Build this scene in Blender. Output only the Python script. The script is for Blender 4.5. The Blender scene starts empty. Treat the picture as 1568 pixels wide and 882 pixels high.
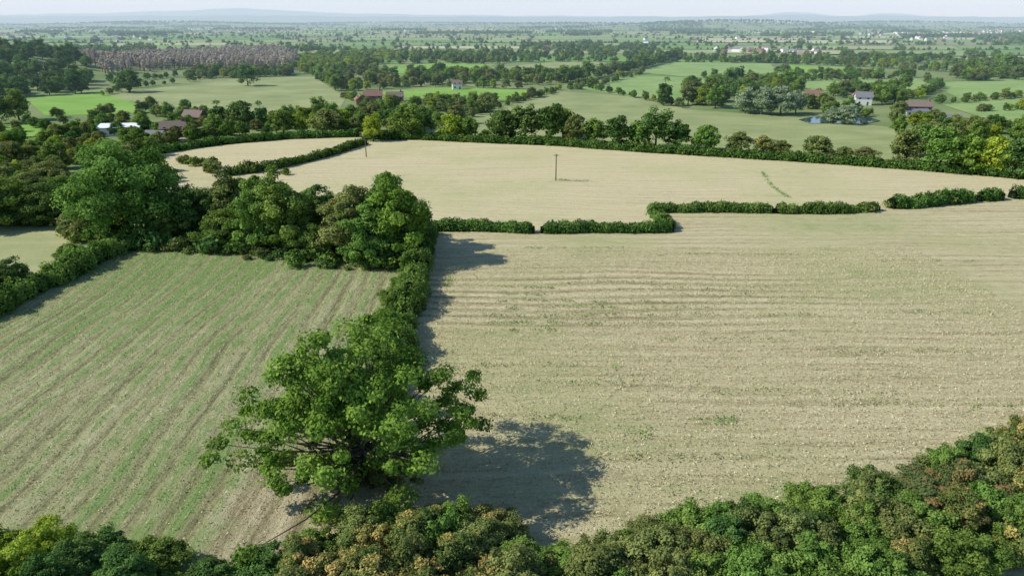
import bpy, math, numpy as np
from mathutils import Vector
sc = bpy.context.scene
# ------------------------------------------------------------ camera / image pixels to ground
H = 48.0; PITCH = math.radians(20.85); F = 1079.0
cs, sn = math.cos(PITCH), math.sin(PITCH)
def G(u, v):
    """image pixel -> point on flat ground in metres, projected through the camera"""
    x = (u-784)/F; y = -(v-441)/F
    t = H/(sn - y*cs)
    return (x*t, (cs+y*sn)*t)
cam = bpy.data.cameras.new("camera"); co = bpy.data.objects.new("camera", cam)
sc.collection.objects.link(co); co.location = (0, 0, H); co.rotation_euler = (math.pi/2-PITCH, 0, 0)
cam.sensor_width = 36; cam.lens = F/1568*36; cam.clip_end = 80000; cam.clip_start = 0.5
sc.camera = co
sc.view_settings.view_transform = 'Standard'; sc.view_settings.look = 'None'
# ------------------------------------------------------------ light
EL = math.radians(38); AZ = math.radians(5)
d = Vector((math.cos(EL)*math.cos(AZ), math.cos(EL)*math.sin(AZ), -math.sin(EL)))
sl = bpy.data.lights.new("sun", 'SUN'); sl.energy = 5.0; sl.angle = math.radians(0.5); sl.color = (1, .965, .88)
so = bpy.data.objects.new("sun", sl); sc.collection.objects.link(so)
so.rotation_euler = d.to_track_quat('-Z', 'Y').to_euler(); so.location = (-100, 0, 200)
w = bpy.data.worlds.new("World"); sc.world = w; w.use_nodes = True
nt = w.node_tree; bg = nt.nodes['Background']
sky = nt.nodes.new('ShaderNodeTexSky'); sky.sky_type = 'NISHITA'; sky.sun_disc = False
sky.sun_elevation = EL; sky.sun_rotation = math.radians(270-5); sky.air_density = 1.0; sky.dust_density = .15; sky.ozone_density = 4; sky.altitude = 1200
nt.links.new(sky.outputs[0], bg.inputs[0]); bg.inputs[1].default_value = 0.15

# ------------------------------------------------------------ node helpers
class M:
    def __init__(s, name):
        s.m = bpy.data.materials.new(name); s.m.use_nodes = True; s.t = s.m.node_tree
        s.t.nodes.clear(); s.out = s.n('ShaderNodeOutputMaterial')
    def n(s, typ, **k):
        nd = s.t.nodes.new(typ)
        for a, b in k.items(): setattr(nd, a, b)
        return nd
    def l(s, a, b): s.t.links.new(a, b)
    def setin(s, sock, val):
        if isinstance(val, bpy.types.NodeSocket): s.l(val, sock)
        else: sock.default_value = val
    def math(s, op, a, b=0.0, clamp=False):
        nd = s.n('ShaderNodeMath', operation=op, use_clamp=clamp); s.setin(nd.inputs[0], a); s.setin(nd.inputs[1], b); return nd.outputs[0]
    def mix(s, f, a, b):
        nd = s.n('ShaderNodeMix', data_type='RGBA'); s.setin(nd.inputs[0], f)
        for i, c in ((6, a), (7, b)):
            if isinstance(c, bpy.types.NodeSocket): s.l(c, nd.inputs[i])
            else: nd.inputs[i].default_value = (*c, 1)
        return nd.outputs[2]
    def coords(s, scale=(1, 1, 1), rot=0.0):
        g = s.n('ShaderNodeTexCoord'); mp = s.n('ShaderNodeMapping')
        mp.inputs['Scale'].default_value = scale; mp.inputs['Rotation'].default_value = (0, 0, rot)
        s.l(g.outputs['Object'], mp.inputs[0]); return mp.outputs[0]
    def noise(s, vec, scale, detail=4, rough=.55, dist=0.0):
        nd = s.n('ShaderNodeTexNoise'); nd.inputs['Scale'].default_value = scale; nd.inputs['Detail'].default_value = detail
        nd.inputs['Roughness'].default_value = rough; nd.inputs['Distortion'].default_value = dist
        if vec is not None: s.l(vec, nd.inputs['Vector'])
        return nd.outputs['Fac']
    def ss(s, x, a, b):
        nd = s.n('ShaderNodeMapRange', interpolation_type='SMOOTHSTEP'); s.setin(nd.inputs[0], x)
        nd.inputs[1].default_value = a; nd.inputs[2].default_value = b; return nd.outputs[0]
    def diffuse(s, col, rough=1.0, bump=None, strength=.5, dist=.1, spec=0.1):
        b = s.n('ShaderNodeBsdfPrincipled'); b.inputs['Roughness'].default_value = rough
        b.inputs['Specular IOR Level'].default_value = spec
        if isinstance(col, bpy.types.NodeSocket): s.l(col, b.inputs['Base Color'])
        else: b.inputs['Base Color'].default_value = (*col, 1)
        if bump is not None:
            bp = s.n('ShaderNodeBump'); bp.inputs['Strength'].default_value = strength; bp.inputs['Distance'].default_value = dist
            s.l(bump, bp.inputs['Height']); s.l(bp.outputs[0], b.inputs['Normal'])
        s.l(b.outputs[0], s.out.inputs[0]); return b

def leafmat(name, ca, cb, trans=.33, hue=.03, val=.35, lo=.1, hi=.9):
    m = M(name); a = m.n('ShaderNodeAttribute', attribute_name='cv'); oi = m.n('ShaderNodeObjectInfo')
    c = m.mix(m.ss(a.outputs['Fac'], lo, hi), ca, cb)
    hs = m.n('ShaderNodeHueSaturation'); m.l(c, hs.inputs['Color'])
    m.l(m.math('ADD', m.math('MULTIPLY', oi.outputs['Random'], hue), .5-hue/2), hs.inputs['Hue'])
    m.l(m.math('ADD', m.math('MULTIPLY', m.math('FRACT', m.math('MULTIPLY', oi.outputs['Random'], 7.31)), val), 1-val/2), hs.inputs['Value'])
    df = m.n('ShaderNodeBsdfDiffuse'); tr = m.n('ShaderNodeBsdfTranslucent'); mx = m.n('ShaderNodeMixShader')
    m.l(hs.outputs[0], df.inputs[0]); m.l(hs.outputs[0], tr.inputs[0]); mx.inputs[0].default_value = trans
    m.l(df.outputs[0], mx.inputs[1]); m.l(tr.outputs[0], mx.inputs[2]); m.l(mx.outputs[0], m.out.inputs[0]); return m.m
LM = dict(
    green=leafmat("leaves_green", (.10, .18, .035), (.26, .39, .085)),
    dark=leafmat("leaves_dark_green", (.07, .14, .037), (.18, .29, .075)),
    ash=leafmat("leaves_ash", (.11, .21, .03), (.30, .45, .08), .36, .0, .0),
    lime=leafmat("leaves_yellow_green", (.24, .33, .03), (.45, .54, .08)),
    olive=leafmat("leaves_olive", (.14, .18, .055), (.31, .35, .11)),
    autumn=leafmat("leaves_autumn", (.16, .22, .06), (.66, .50, .17), .3, .03, .3, .42, .95),
    rust=leafmat("leaves_rust", (.15, .20, .07), (.50, .30, .13), .3, .03, .3, .48, 1.0),
    willow=leafmat("leaves_willow", (.22, .30, .16), (.43, .52, .31)),
    twig=leafmat("twigs_bare", (.42, .36, .28), (.66, .58, .46), .1, .0),
    hedge=leafmat("leaves_hedge", (.055, .12, .026), (.155, .26, .055), .2),
)
mb = M("bark"); nz = mb.noise(mb.coords((1, 1, .2)), 6); mb.diffuse(mb.mix(nz, (.07, .06, .045), (.22, .19, .14)), bump=nz); BARK = mb.m

# ------------------------------------------------------------ mesh helpers
def mk_mesh(name, V, Q, mats, mi=None, cv=None):
    V = np.asarray(V, np.float32).reshape(-1, 3); Q = np.asarray(Q, np.int32).reshape(-1, 4)
    me = bpy.data.meshes.new(name); n = len(Q)
    me.vertices.add(len(V)); me.vertices.foreach_set('co', V.ravel())
    me.loops.add(n*4); me.loops.foreach_set('vertex_index', Q.ravel())
    me.polygons.add(n); me.polygons.foreach_set('loop_start', np.arange(n, dtype=np.int32)*4)
    me.polygons.foreach_set('loop_total', np.full(n, 4, np.int32))
    for m in mats: me.materials.append(m)
    if mi is not None: me.polygons.foreach_set('material_index', np.asarray(mi, np.int32))
    me.update(calc_edges=True)
    if cv is not None:
        at = me.attributes.new('cv', 'FLOAT', 'POINT'); at.data.foreach_set('value', np.asarray(cv, np.float32))
    return me
def link(name, me, loc=(0, 0, 0), parent=None):
    o = bpy.data.objects.new(name, me); sc.collection.objects.link(o); o.location = loc
    if parent: o.parent = parent
    return o
def unit(a): return a/np.maximum(np.linalg.norm(a, axis=1, keepdims=True), 1e-6)
def leaf_quads(C, N, S, rng, asp=.6):
    n = len(C); N = unit(N); T = unit(np.cross(N, rng.normal(size=(n, 3)))); B = np.cross(N, T); S = S[:, None]
    V = np.stack([C-T*S, C+B*S*asp+N*S*.15, C+T*S*.9, C-B*S*asp+N*S*.15], 1).reshape(-1, 3)
    return V, np.arange(n*4).reshape(-1, 4)
def tube(pts, rad, sides=6):
    pts = np.array(pts, float); V = []
    for i, p in enumerate(pts):
        t = pts[min(i+1, len(pts)-1)]-pts[max(i-1, 0)]; t /= np.linalg.norm(t)+1e-9
        a = np.cross(t, [.3, 1, .1]); a /= np.linalg.norm(a); b = np.cross(t, a)
        for k in range(sides):
            an = 2*math.pi*k/sides; V.append(p+rad[i]*(a*math.cos(an)+b*math.sin(an)))
    Q = [[i*sides+k, i*sides+(k+1) % sides, (i+1)*sides+(k+1) % sides, (i+1)*sides+k] for i in range(len(pts)-1) for k in range(sides)]
    return np.array(V), np.array(Q)
def tree_data(Ht, W, seed, ncl, nper, leaf, tf=.18, crad=(.09, .16), limbs=12, taper=.2, inner=.42, bare=False, skirt=.7, lob=.3):
    rng = np.random.default_rng(seed)
    cz = Ht*(1+tf)/2; rz = Ht*(1-tf)/2; rx = W/2
    D = unit(rng.normal(size=(ncl, 3))); r = rng.random(ncl)**inner
    L = unit(rng.normal(size=(9, 3))); mult = (1-lob*.6)+lob*np.max(np.clip(D@L.T, 0, 1)**4, axis=1)+rng.normal(size=ncl)*.04
    cr = W*rng.uniform(*crad, ncl)
    C = D*r[:, None]*mult[:, None]*np.array([rx, rx, rz])*(1-np.mean(crad)*1.1)
    zz = C[:, 2:]/rz
    C[:, :2] *= (1-taper*zz)*np.where(zz < 0, 1+skirt*zz**2, 1)
    C[:, 2] += cz
    VV, QQ, MI, CV = [], [], [], []; off = 0
    def add(V, Q, mi, cv):
        nonlocal off
        VV.append(V); QQ.append(Q+off); MI.append(np.full(len(Q), mi)); CV.append(cv); off += len(V)
    tr = Ht*.022+.05; top = Ht*.8
    nseg = 6; wob = rng.normal(size=(nseg, 2))*Ht*.012
    tp = [np.array([wob[i, 0]*(i > 0), wob[i, 1]*(i > 0), top*i/(nseg-1)-(.3 if i == 0 else 0)]) for i in range(nseg)]
    V, Q = tube(tp, [tr*(1.35 if i == 0 else 1)*(1-.8*i/(nseg-1)) for i in range(nseg)], 8); add(V, Q, 1, np.zeros(len(V)))
    for j in rng.permutation(ncl)[:limbs]:
        e = C[j]; z0 = min(max(e[2]*rng.uniform(.35, .7), Ht*max(tf, .1)*.7), top*.95)
        s = np.array([0, 0, z0]); mid = s*.45+e*.55+np.array([0, 0, -.06*Ht*rng.random()]) + rng.normal(size=3)*W*.02
        q1 = s*.75+mid*.25+rng.normal(size=3)*W*.008
        V, Q = tube([s, q1, mid, e], [tr*.42, tr*.33, tr*.2, tr*.05], 5); add(V, Q, 1, np.zeros(len(V)))
    idx = np.repeat(np.arange(ncl), nper); n = len(idx)
    dd = unit(rng.normal(size=(n, 3))+np.array([0, 0, .3])); rr = rng.uniform(.25, 1.1, n)**.8+np.abs(rng.normal(size=n))*.12
    P = C[idx]+dd*(cr[idx]*rr)[:, None]*np.array([1, 1, .66])
    P[:, 2] = np.where(P[:, 2] < .1, .1+rng.random(n)*.4, P[:, 2])
    out = unit(C[idx]-np.array([0, 0, cz*.8]))
    Nn = dd*.75+out*.5+rng.normal(size=(n, 3))*.6+np.array([0, 0, .25])
    V, Q = leaf_quads(P, Nn, leaf*rng.uniform(.55, 1.25, n), rng, .3 if bare else .6)
    clv = rng.random(ncl)
    add(V, Q, 0, np.repeat(np.clip(clv[idx]*.6+rng.random(n)*.4, 0, 1), 4))
    return np.concatenate(VV), np.concatenate(QQ), np.concatenate(MI), np.concatenate(CV)
LIB = {}
def tmesh(shape, mat):
    k = (shape, mat)
    if k not in LIB:
        if shape not in LIB: LIB[shape] = tree_data(*SHAPES[shape][0], **SHAPES[shape][1])
        V, Q, MI, CV = LIB[shape]
        LIB[k] = mk_mesh("tree_%s_%s" % (shape, mat), V, Q, [LM[mat], BARK], MI, CV)
    return LIB[k]
SHAPES = {
 'hero': ((19.5, 23, 7, 300, 190, .23), dict(tf=.05, crad=(.028, .07), limbs=170, taper=.44, inner=.42, skirt=.3, lob=.58)),
 'n0': ((18, 22, 21, 170, 190, .33), dict(tf=.03, crad=(.06, .11), limbs=20, taper=.15, lob=.42)),
 'n1': ((18, 14, 22, 120, 190, .33), dict(tf=.0, crad=(.07, .13), limbs=14, taper=.2, lob=.42)),
 'n2': ((17, 12, 23, 120, 170, .31), dict(tf=.0, crad=(.07, .14), limbs=14, taper=.15, lob=.42)),
 'n3': ((16, 16, 24, 130, 180, .33), dict(tf=.0, crad=(.06, .12), limbs=14, taper=.25, lob=.42)),
 's0': ((6, 6.5, 31, 110, 170, .15), dict(tf=.0, crad=(.06, .14), limbs=14, taper=.2, lob=.45)),
 's1': ((7, 6, 32, 110, 170, .15), dict(tf=.0, crad=(.06, .14), limbs=14, taper=.3, lob=.45)),
 's2': ((5, 6.5, 33, 100, 170, .14), dict(tf=.0, crad=(.06, .13), limbs=30, taper=.3, lob=.45)),
 's3': ((6, 7, 34, 90, 150, .16), dict(tf=.0, crad=(.05, .12), limbs=40, taper=.25, lob=.5)),
 'm0': ((13, 13, 41, 70, 60, .50), dict(tf=.03, crad=(.08, .15), limbs=6)),
 'm1': ((14, 11, 42, 70, 60, .50), dict(tf=.0, crad=(.09, .16), limbs=6)),
 'm2': ((12, 13, 43, 65, 60, .50), dict(tf=.0, crad=(.08, .15), limbs=6, taper=.3)),
 'm3': ((15, 14, 44, 75, 60, .52), dict(tf=.04, crad=(.08, .15), limbs=6)),
 'm4': ((14, 6.5, 45, 45, 70, .45), dict(tf=.0, crad=(.13, .22), limbs=6, taper=.5, skirt=.2)),
 'f0': ((11, 12, 51, 30, 22, .85), dict(tf=.0, crad=(.11, .18), limbs=0)),
 'f1': ((12, 10, 52, 28, 22, .85), dict(tf=.0, crad=(.12, .2), limbs=0)),
 'f2': ((9, 13, 53, 28, 22, .8), dict(tf=.0, crad=(.11, .18), limbs=0)),
 'b0': ((3.2, 4.6, 54, 18, 24, .42), dict(tf=0, crad=(.14, .24), limbs=2)),
 'b1': ((12, 4.5, 55, 26, 16, .7), dict(tf=.1, crad=(.12, .2), limbs=3, bare=True)),
}
RND = np.random.default_rng(77)
def mound(x, y):
    z = 0
    for (cx, cy, sx, sy, h) in MOUNDS: z = z + h*np.exp(-((x-cx)/sx)**2-((y-cy)/sy)**2)
    return z
c0 = G(-60, 118)
MOUNDS = [(c0[0], c0[1], 110, 110, 22), (1250, 4200, 700, 260, 40), (400, 5200, 900, 300, 22), (-2600, 5600, 900, 400, 30), (2900, 5600, 900, 400, 30), (-900, 6500, 1500, 400, 20)]
def place(name, u, v, shape, mat, ht, wd=None, rot=None):
    x, y = G(u, v); me = tmesh(shape, mat); h0, w0 = SHAPES[shape][0][:2]
    o = link(name, me, (x, y, float(mound(x, y))))
    s = ht/h0; sw = (wd/w0) if wd else s
    o.scale = (sw, sw, s); o.rotation_euler = (0, 0, RND.uniform(0, 6.28) if rot is None else rot)
    return o
# ------------------------------------------------------------ ground
g = M("pasture_ground"); c = g.coords(); n1 = g.noise(c, .012, 6); n2 = g.noise(c, .5, 8, .7)
col = g.mix(g.ss(n1, .35, .65), (.16, .24, .08), (.29, .33, .14)); col = g.mix(g.math('MULTIPLY', n2, .35), col, (.09, .13, .045))
g.diffuse(col, bump=n2)
rad = np.concatenate([[0], np.geomspace(20, 40000, 110)]); ang = np.linspace(0, 2*math.pi, 241)[:-1]
X = rad[:, None]*np.cos(ang); Y = rad[:, None]*np.sin(ang); Z = mound(X, Y)
V = np.stack([X, Y, Z], -1).reshape(-1, 3); na = len(ang)
Q = [[i*na+k, i*na+(k+1) % na, (i+1)*na+(k+1) % na, (i+1)*na+k] for i in range(len(rad)-1) for k in range(na)]
gm = mk_mesh("ground", V, np.array(Q)[:, ::-1], [g.m]); link("ground", gm)

def stubble(name, axis, lo, mid, hi, green, gth, gamt, rot=0.0, wave=.06, wgreen=0., worn=None, rw=(.5, .38, .44), band=None):
    m = M(name)
    sx = (.035, 1, 1) if axis == 'x' else (1, .035, 1)
    base = m.n('ShaderNodeTexCoord'); wn = m.n('ShaderNodeTexNoise'); wn.inputs['Scale'].default_value = .012; wn.inputs['Detail'].default_value = 2
    m.l(base.outputs['Object'], wn.inputs['Vector'])
    va = m.n('ShaderNodeVectorMath', operation='MULTIPLY_ADD'); m.l(wn.outputs['Color'], va.inputs[0]); va.inputs[1].default_value = (14, 14, 0); m.l(base.outputs['Object'], va.inputs[2])
    def mp(scale):
        q = m.n('ShaderNodeMapping'); q.inputs['Scale'].default_value = scale; q.inputs['Rotation'].default_value = (0, 0, rot); m.l(va.outputs[0], q.inputs[0]); return q.outputs[0]
    st = mp(sx)
    rows = m.noise(st, .75, 5, .6, .3); rows2 = m.noise(st, .22, 3, .5); rows3 = m.noise(mp((.25, 1, 1) if axis == 'x' else (1, .25, 1)), 1.6, 5, .7)
    grain = m.noise(m.coords(), 2.6, 8, .75); big = m.noise(m.coords(), .018, 4); med = m.noise(m.coords(), .25, 6, .65)
    wv = m.n('ShaderNodeTexWave', bands_direction='Y' if axis == 'x' else 'X'); wv.inputs['Scale'].default_value = .095; wv.inputs['Distortion'].default_value = 1.6; wv.inputs['Detail'].default_value = 2; wv.inputs['Detail Scale'].default_value = .5
    q = m.n('ShaderNodeMapping'); q.inputs['Rotation'].default_value = (0, 0, rot); m.l(va.outputs[0], q.inputs[0]); m.l(q.outputs[0], wv.inputs['Vector'])
    h = m.math('ADD', m.math('MULTIPLY', rows, rw[0]), m.math('MULTIPLY', rows3, rw[1])); h = m.math('ADD', h, m.math('MULTIPLY', grain, rw[2]))
    wsig = m.math('SUBTRACT', wv.outputs['Fac'], .5); wamt = wave
    if band:   # stronger windrows in one strip of the field
        sp_ = m.n('ShaderNodeSeparateXYZ'); m.l(base.outputs['Object'], sp_.inputs[0])
        bf = m.math('MULTIPLY', m.ss(sp_.outputs[1], band[0], band[0]+8), m.math('SUBTRACT', 1.0, m.ss(sp_.outputs[1], band[1]-8, band[1])))
        bf = m.math('MULTIPLY', bf, m.math('SUBTRACT', 1.0, m.ss(sp_.outputs[0], 30, 95)))
        wamt = m.math('ADD', m.math('MULTIPLY', bf, .14), wave)
    h = m.math('ADD', h, m.math('MULTIPLY', wsig, wamt))
    c1 = m.mix(m.ss(h, .48, .67), lo, mid); c1 = m.mix(m.ss(h, .64, .86), c1, hi)
    c1 = m.mix(m.math('MULTIPLY', m.ss(big, .42, .66), .6), c1, (mid[0]*.80, mid[1]*.92, mid[2]*.76))
    gm_ = m.math('ADD', m.math('MULTIPLY', rows, .5), m.math('MULTIPLY', rows2, .5)); gm_ = m.math('ADD', gm_, m.math('MULTIPLY', m.math('SUBTRACT', big, .5), .7))
    gm_ = m.math('ADD', gm_, m.math('MULTIPLY', m.math('SUBTRACT', med, .5), .55)); gm_ = m.math('ADD', gm_, m.math('MULTIPLY', wsig, wgreen))
    gf = m.math('MULTIPLY', m.ss(gm_, gth, gth+.2), gamt)
    if worn:
        ds = m.n('ShaderNodeVectorMath', operation='DISTANCE'); sc2 = m.n('ShaderNodeVectorMath', operation='MULTIPLY'); sc2.inputs[1].default_value = (1, .6, 0)
        m.l(base.outputs['Object'], sc2.inputs[0]); m.l(sc2.outputs[0], ds.inputs[0]); ds.inputs[1].default_value = (worn[0], worn[1]*.6, 0)
        wf = m.math('SUBTRACT', 1.0, m.ss(m.math('ADD', ds.outputs['Value'], m.math('MULTIPLY', m.math('SUBTRACT', med, .5), 14)), 3.0, 10.0))
        gf = m.math('MULTIPLY', gf, m.math('SUBTRACT', 1.0, wf)); c1 = m.mix(m.math('MULTIPLY', wf, .7), c1, m.mix(m.ss(h, .5, .8), (.26, .20, .12), (.58, .49, .33)))
    c1 = m.mix(gf, c1, green)
    m.diffuse(c1, bump=h, strength=1.0, dist=.45); return m.m
ST1 = stubble("stubble_straw", 'x', (.25, .205, .105), (.52, .455, .255), (.71, .63, .40), (.24, .31, .10), .535, .55, 0, .045, .05, None, (.42, .44, .46), (104, 138))
ST2 = stubble("stubble_straw_upper", 'x', (.40, .335, .175), (.59, .51, .30), (.69, .605, .38), (.33, .35, .14), .555, .45, .25, .04, 0, None, (.46, .42, .44))
ST4 = stubble("stubble_with_regrowth", 'y', (.155, .16, .07), (.36, .345, .175), (.53, .49, .29), (.16, .27, .07), .43, .74, -.04, .14, .24, worn=(-25, 62))
def grass(name, a, b, sc_=.03):
    m = M(name); n1 = m.noise(m.coords(), sc_, 6, .6); n2 = m.noise(m.coords((.1, 1, 1), .5), .3, 4); n3 = m.noise(m.coords(), 1.2, 6, .7)
    f = m.math('ADD', m.math('MULTIPLY', n1, .5), m.math('ADD', m.math('MULTIPLY', n2, .25), m.math('MULTIPLY', n3, .25)))
    m.diffuse(m.mix(m.ss(f, .36, .64), a, b), bump=n3); return m.m
GR_OL = grass("pasture_dry", (.23, .275, .11), (.37, .40, .18))
GR_BR = grass("pasture_bright", (.17, .34, .05), (.28, .44, .10))
GR_MD = grass("pasture_green", (.20, .32, .10), (.32, .42, .15))
GR_TN = grass("pasture_tan", (.28, .32, .13), (.46, .43, .23))
zl = [0.02]
def field(name, px, mat, ground=False):
    pts = [p if ground else G(*p) for p in px]
    zl[0] += .012
    me = bpy.data.meshes.new(name); me.from_pydata([(x, y, zl[0]) for x, y in pts], [], [list(range(len(pts)))]); me.materials.append(mat)
    me.update()
    if me.polygons[0].normal.z < 0: me.flip_normals()
    return link(name, me)
field("stubble_field", [(-19, 40), (-18, 82), (-18.5, 120), (-20, 163)] + [G(*p) for p in [(815, 351), (1030, 352), (1010, 322), (1180, 322), (1345, 316), (1480, 303), (1568, 299), (1800, 290), (2200, 290)]] + [(150, 60), (90, 40)], ST1, True)
field("stubble_field", [(430, 258), (560, 218), (640, 214), (850, 223), (1000, 234), (1200, 246), (1400, 260), (1568, 274), (1900, 292), (1568, 298), (1480, 302), (1345, 316), (1180, 321), (1000, 320), (1020, 351), (820, 352), (650, 350), (560, 330), (420, 290), (300, 290)], ST2)
field("stubble_field", [(255, 232), (440, 213), (552, 211), (556, 220), (430, 258), (300, 290), (250, 290)], ST2)
field("stubble_field", [(-110, 40), (-92, 100), (-89, 130), (-87, 155), (-70, 165), (-20, 163), (-18.5, 120), (-18, 82), (-19, 40)], ST4, True)
field("pasture_field", [(-300, 345), (100, 348), (140, 360), (150, 385), (60, 420), (-80, 480)], GR_TN)
for px, mt in [
 ([(640, 205), (850, 140), (960, 148), (1050, 168), (1220, 180), (1370, 196), (1420, 230), (1390, 258), (1200, 245), (1000, 233), (850, 222), (640, 213)], GR_OL),
 ([(555, 142), (690, 134), (800, 138), (830, 142), (790, 154), (640, 152)], GR_BR),
 ([(150, 150), (330, 121), (480, 118), (530, 150), (520, 168), (430, 183), (300, 168), (230, 160)], GR_OL),
 ([(40, 152), (150, 141), (225, 165), (220, 174), (70, 178)], GR_BR),
 ([(-60, 192), (90, 190), (95, 210), (-60, 218)], GR_BR),
 ([(860, 132), (980, 116), (1070, 120), (1060, 160), (960, 148)], GR_MD),
 ([(960, 110), (1030, 93), (1180, 98), (1190, 112), (1070, 120)], GR_MD),
 ([(1190, 112), (1210, 100), (1340, 106), (1350, 120), (1200, 124)], GR_BR),
 ([(1070, 121), (1200, 124), (1290, 124), (1300, 140), (1180, 138), (1060, 140)], GR_MD),
 ([(1290, 124), (1400, 120), (1440, 135), (1400, 152), (1300, 142)], GR_MD),
 ([(1420, 128), (1568, 120), (1750, 125), (1750, 140), (1568, 148), (1470, 152)], GR_MD),
 ([(1440, 160), (1568, 150), (1750, 142), (1750, 190), (1568, 190), (1500, 180)], GR_MD),
 ([(580, 103), (690, 96), (760, 100), (700, 112), (600, 114)], GR_BR),
 ([(760, 105), (880, 92), (930, 96), (860, 112)], GR_OL),
 ([(0, 120), (120, 100), (150, 112), (160, 140), (30, 150)], GR_MD),
 ([(150, 92), (300, 78), (500, 78), (450, 100), (200, 104)], GR_MD),
]: field("pasture_field", px, mt)

# ------------------------------------------------------------ distant farmland patchwork
cellm = M("farmland_patchwork"); a = cellm.n('ShaderNodeAttribute', attribute_name='Col'); n1 = cellm.noise(cellm.coords(), .03, 5)
cellm.diffuse(cellm.mix(cellm.math('MULTIPLY', n1, .3), a.outputs['Color'], (.18, .23, .11)))
PAL = np.array([(.17, .27, .08), (.15, .29, .06), (.23, .30, .11), (.29, .33, .15), (.46, .43, .27), (.38, .36, .20), (.27, .23, .15), (.14, .24, .06), (.54, .51, .38)])*1.2
PTS = {}; NAMEIDX = {}
def sp(cat, x, y, s, kind):
    PTS.setdefault(cat, []).append((x, y, float(mound(x, y))-.1, s, kind))
cv, cq, cc = [], [], []
rows_y = [900]
while rows_y[-1] < 9000: rows_y.append(rows_y[-1]*1.0+110+rows_y[-1]*.06)
rng = np.random.default_rng(5)
def jn(i, j):
    r2 = np.random.default_rng((i*7919+(j+500)*104729) % 2**31); y = rows_y[i]; st = 150+y*.035
    return np.array([j*st+(r2.random()-.5)*st*.7+(i % 2)*st*.4, y+(r2.random()-.5)*(90+y*.02)])
GK = ['f0g', 'f1g', 'f2g', 'f0d', 'f1d', 'f2d', 'f0o', 'f1o', 'f2l', 'f0a', 'f1r']
def kindpick(p=(.15, .13, .14, .15, .14, .14, .06, .05, .03, .005, .005)):
    return GK[rng.choice(len(GK), p=p)]
for i in range(len(rows_y)-1):
    y = rows_y[i]; y2 = rows_y[i+1]; st = 150+y*.035; J = int((y*.95+250)/st)+1
    for j in range(-J, J):
        A, B = jn(i, j), jn(i, j+1); D_, C_ = np.array([A[0]*y2/y, 0]), np.array([B[0]*y2/y, 0])
        D_[1] = y2+rng.uniform(-30, 30); C_[1] = y2+rng.uniform(-30, 30)
        k = len(cv); cv += [(*A, .45), (*B, .45), (*C_, .45), (*D_, .45)]; cq.append([k, k+1, k+2, k+3])
        cc.append(PAL[rng.choice(len(PAL), p=[.22, .15, .2, .15, .08, .07, .04, .07, .02])])
        spacing = 6.5+y*.0028
        def run(P, Q_, dens, smin, smax, jit=1.5):
            L = np.linalg.norm(Q_-P); n = int(L/spacing*dens)
            for _ in range(n):
                t = rng.random(); q = P*(1-t)+Q_*t+rng.normal(size=2)*jit
                sz = rng.uniform(smin, smax)
                if rng.random() < .2: sz *= 1.5
                sp('distant_trees', q[0], q[1], sz, kindpick())
        if rng.random() < .92: run(A, B, 1.2, .3, .7)
        if rng.random() < .8: run(A, D_, .8, .3, .65)
        if rng.random() < .13:
            sg = 9+y*.0038; n = int(np.linalg.norm(B-A)*(y2-y)/(sg*sg)*.8)
            for _ in range(min(n, 260)):
                s_, t_ = rng.random(2); q = (A*(1-s_)+B*s_)*(1-t_)+(D_*(1-s_)+C_*s_)*t_
                sp('distant_trees', q[0], q[1], rng.uniform(.7, 1.15), kindpick())
fm = mk_mesh("distant_farmland", np.array(cv), np.array(cq), [cellm.m])
ca = fm.color_attributes.new('Col', 'FLOAT_COLOR', 'CORNER')
ca.data.foreach_set('color', np.repeat(np.concatenate([np.array(cc), np.ones((len(cc), 1))], 1), 4, axis=0).astype(np.float32).ravel())
link("distant_farmland", fm)
for (cx, cy, sx, sy, h) in MOUNDS[1:]:
    for _ in range(400):
        x = cx+rng.normal()*sx*.6; y = cy+rng.normal()*sy*.5
        sp('distant_trees', x, y, rng.uniform(.8, 1.3), kindpick())
# ------------------------------------------------------------ mid-distance trees
def line(cat, px, spacing, s0, s1, kinds, jit=1.5):
    P = [np.array(G(*p)) for p in px]
    for a_, b_ in zip(P[:-1], P[1:]):
        L = np.linalg.norm(b_-a_); n = max(1, int(L/spacing))
        for k in range(n):
            t = (k+rng.random())/n; q = a_*(1-t)+b_*t+rng.normal(size=2)*jit
            sp(cat, q[0], q[1], rng.uniform(s0, s1), kinds[rng.integers(len(kinds))])
def area(cat, px, n, s0, s1, kinds):
    P = np.array([G(*p) for p in px]); lo, hi = P.min(0), P.max(0); c_ = 0; it = 0
    while c_ < n and it < n*30:
        it += 1; q = lo+rng.random(2)*(hi-lo); ins = False; j = len(P)-1
        for i in range(len(P)):
            if (P[i, 1] > q[1]) != (P[j, 1] > q[1]) and q[0] < (P[j, 0]-P[i, 0])*(q[1]-P[i, 1])/(P[j, 1]-P[i, 1])+P[i, 0]: ins = not ins
            j = i
        if ins: sp(cat, q[0], q[1], rng.uniform(s0, s1), kinds[rng.integers(len(kinds))]); c_ += 1
MG = ['m0g', 'm1g', 'm2g', 'm3g', 'm0d', 'm1d', 'm2g', 'm3g', 'm0o', 'm2o', 'm1l', 'm1o']
MA = MG+['m0a', 'm2o', 'm1o']; BU = ['b0g', 'b0d', 'b0o', 'b0g', 'b0o', 'b0r']
HT = 'hedgerow_trees'
area('woodland', [(-250, 100), (0, 82), (80, 82), (150, 122), (155, 142), (60, 150), (-40, 160), (-250, 165)], 420, .8, 1.2, ['m0d', 'm1d', 'm3d', 'm0g', 'm2d'])
area('bare_poplar_plantation', [(105, 106), (200, 90), (420, 80), (458, 92), (440, 110), (280, 108), (170, 122)], 1900, .85, 1.2, ['b1t'])
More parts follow.
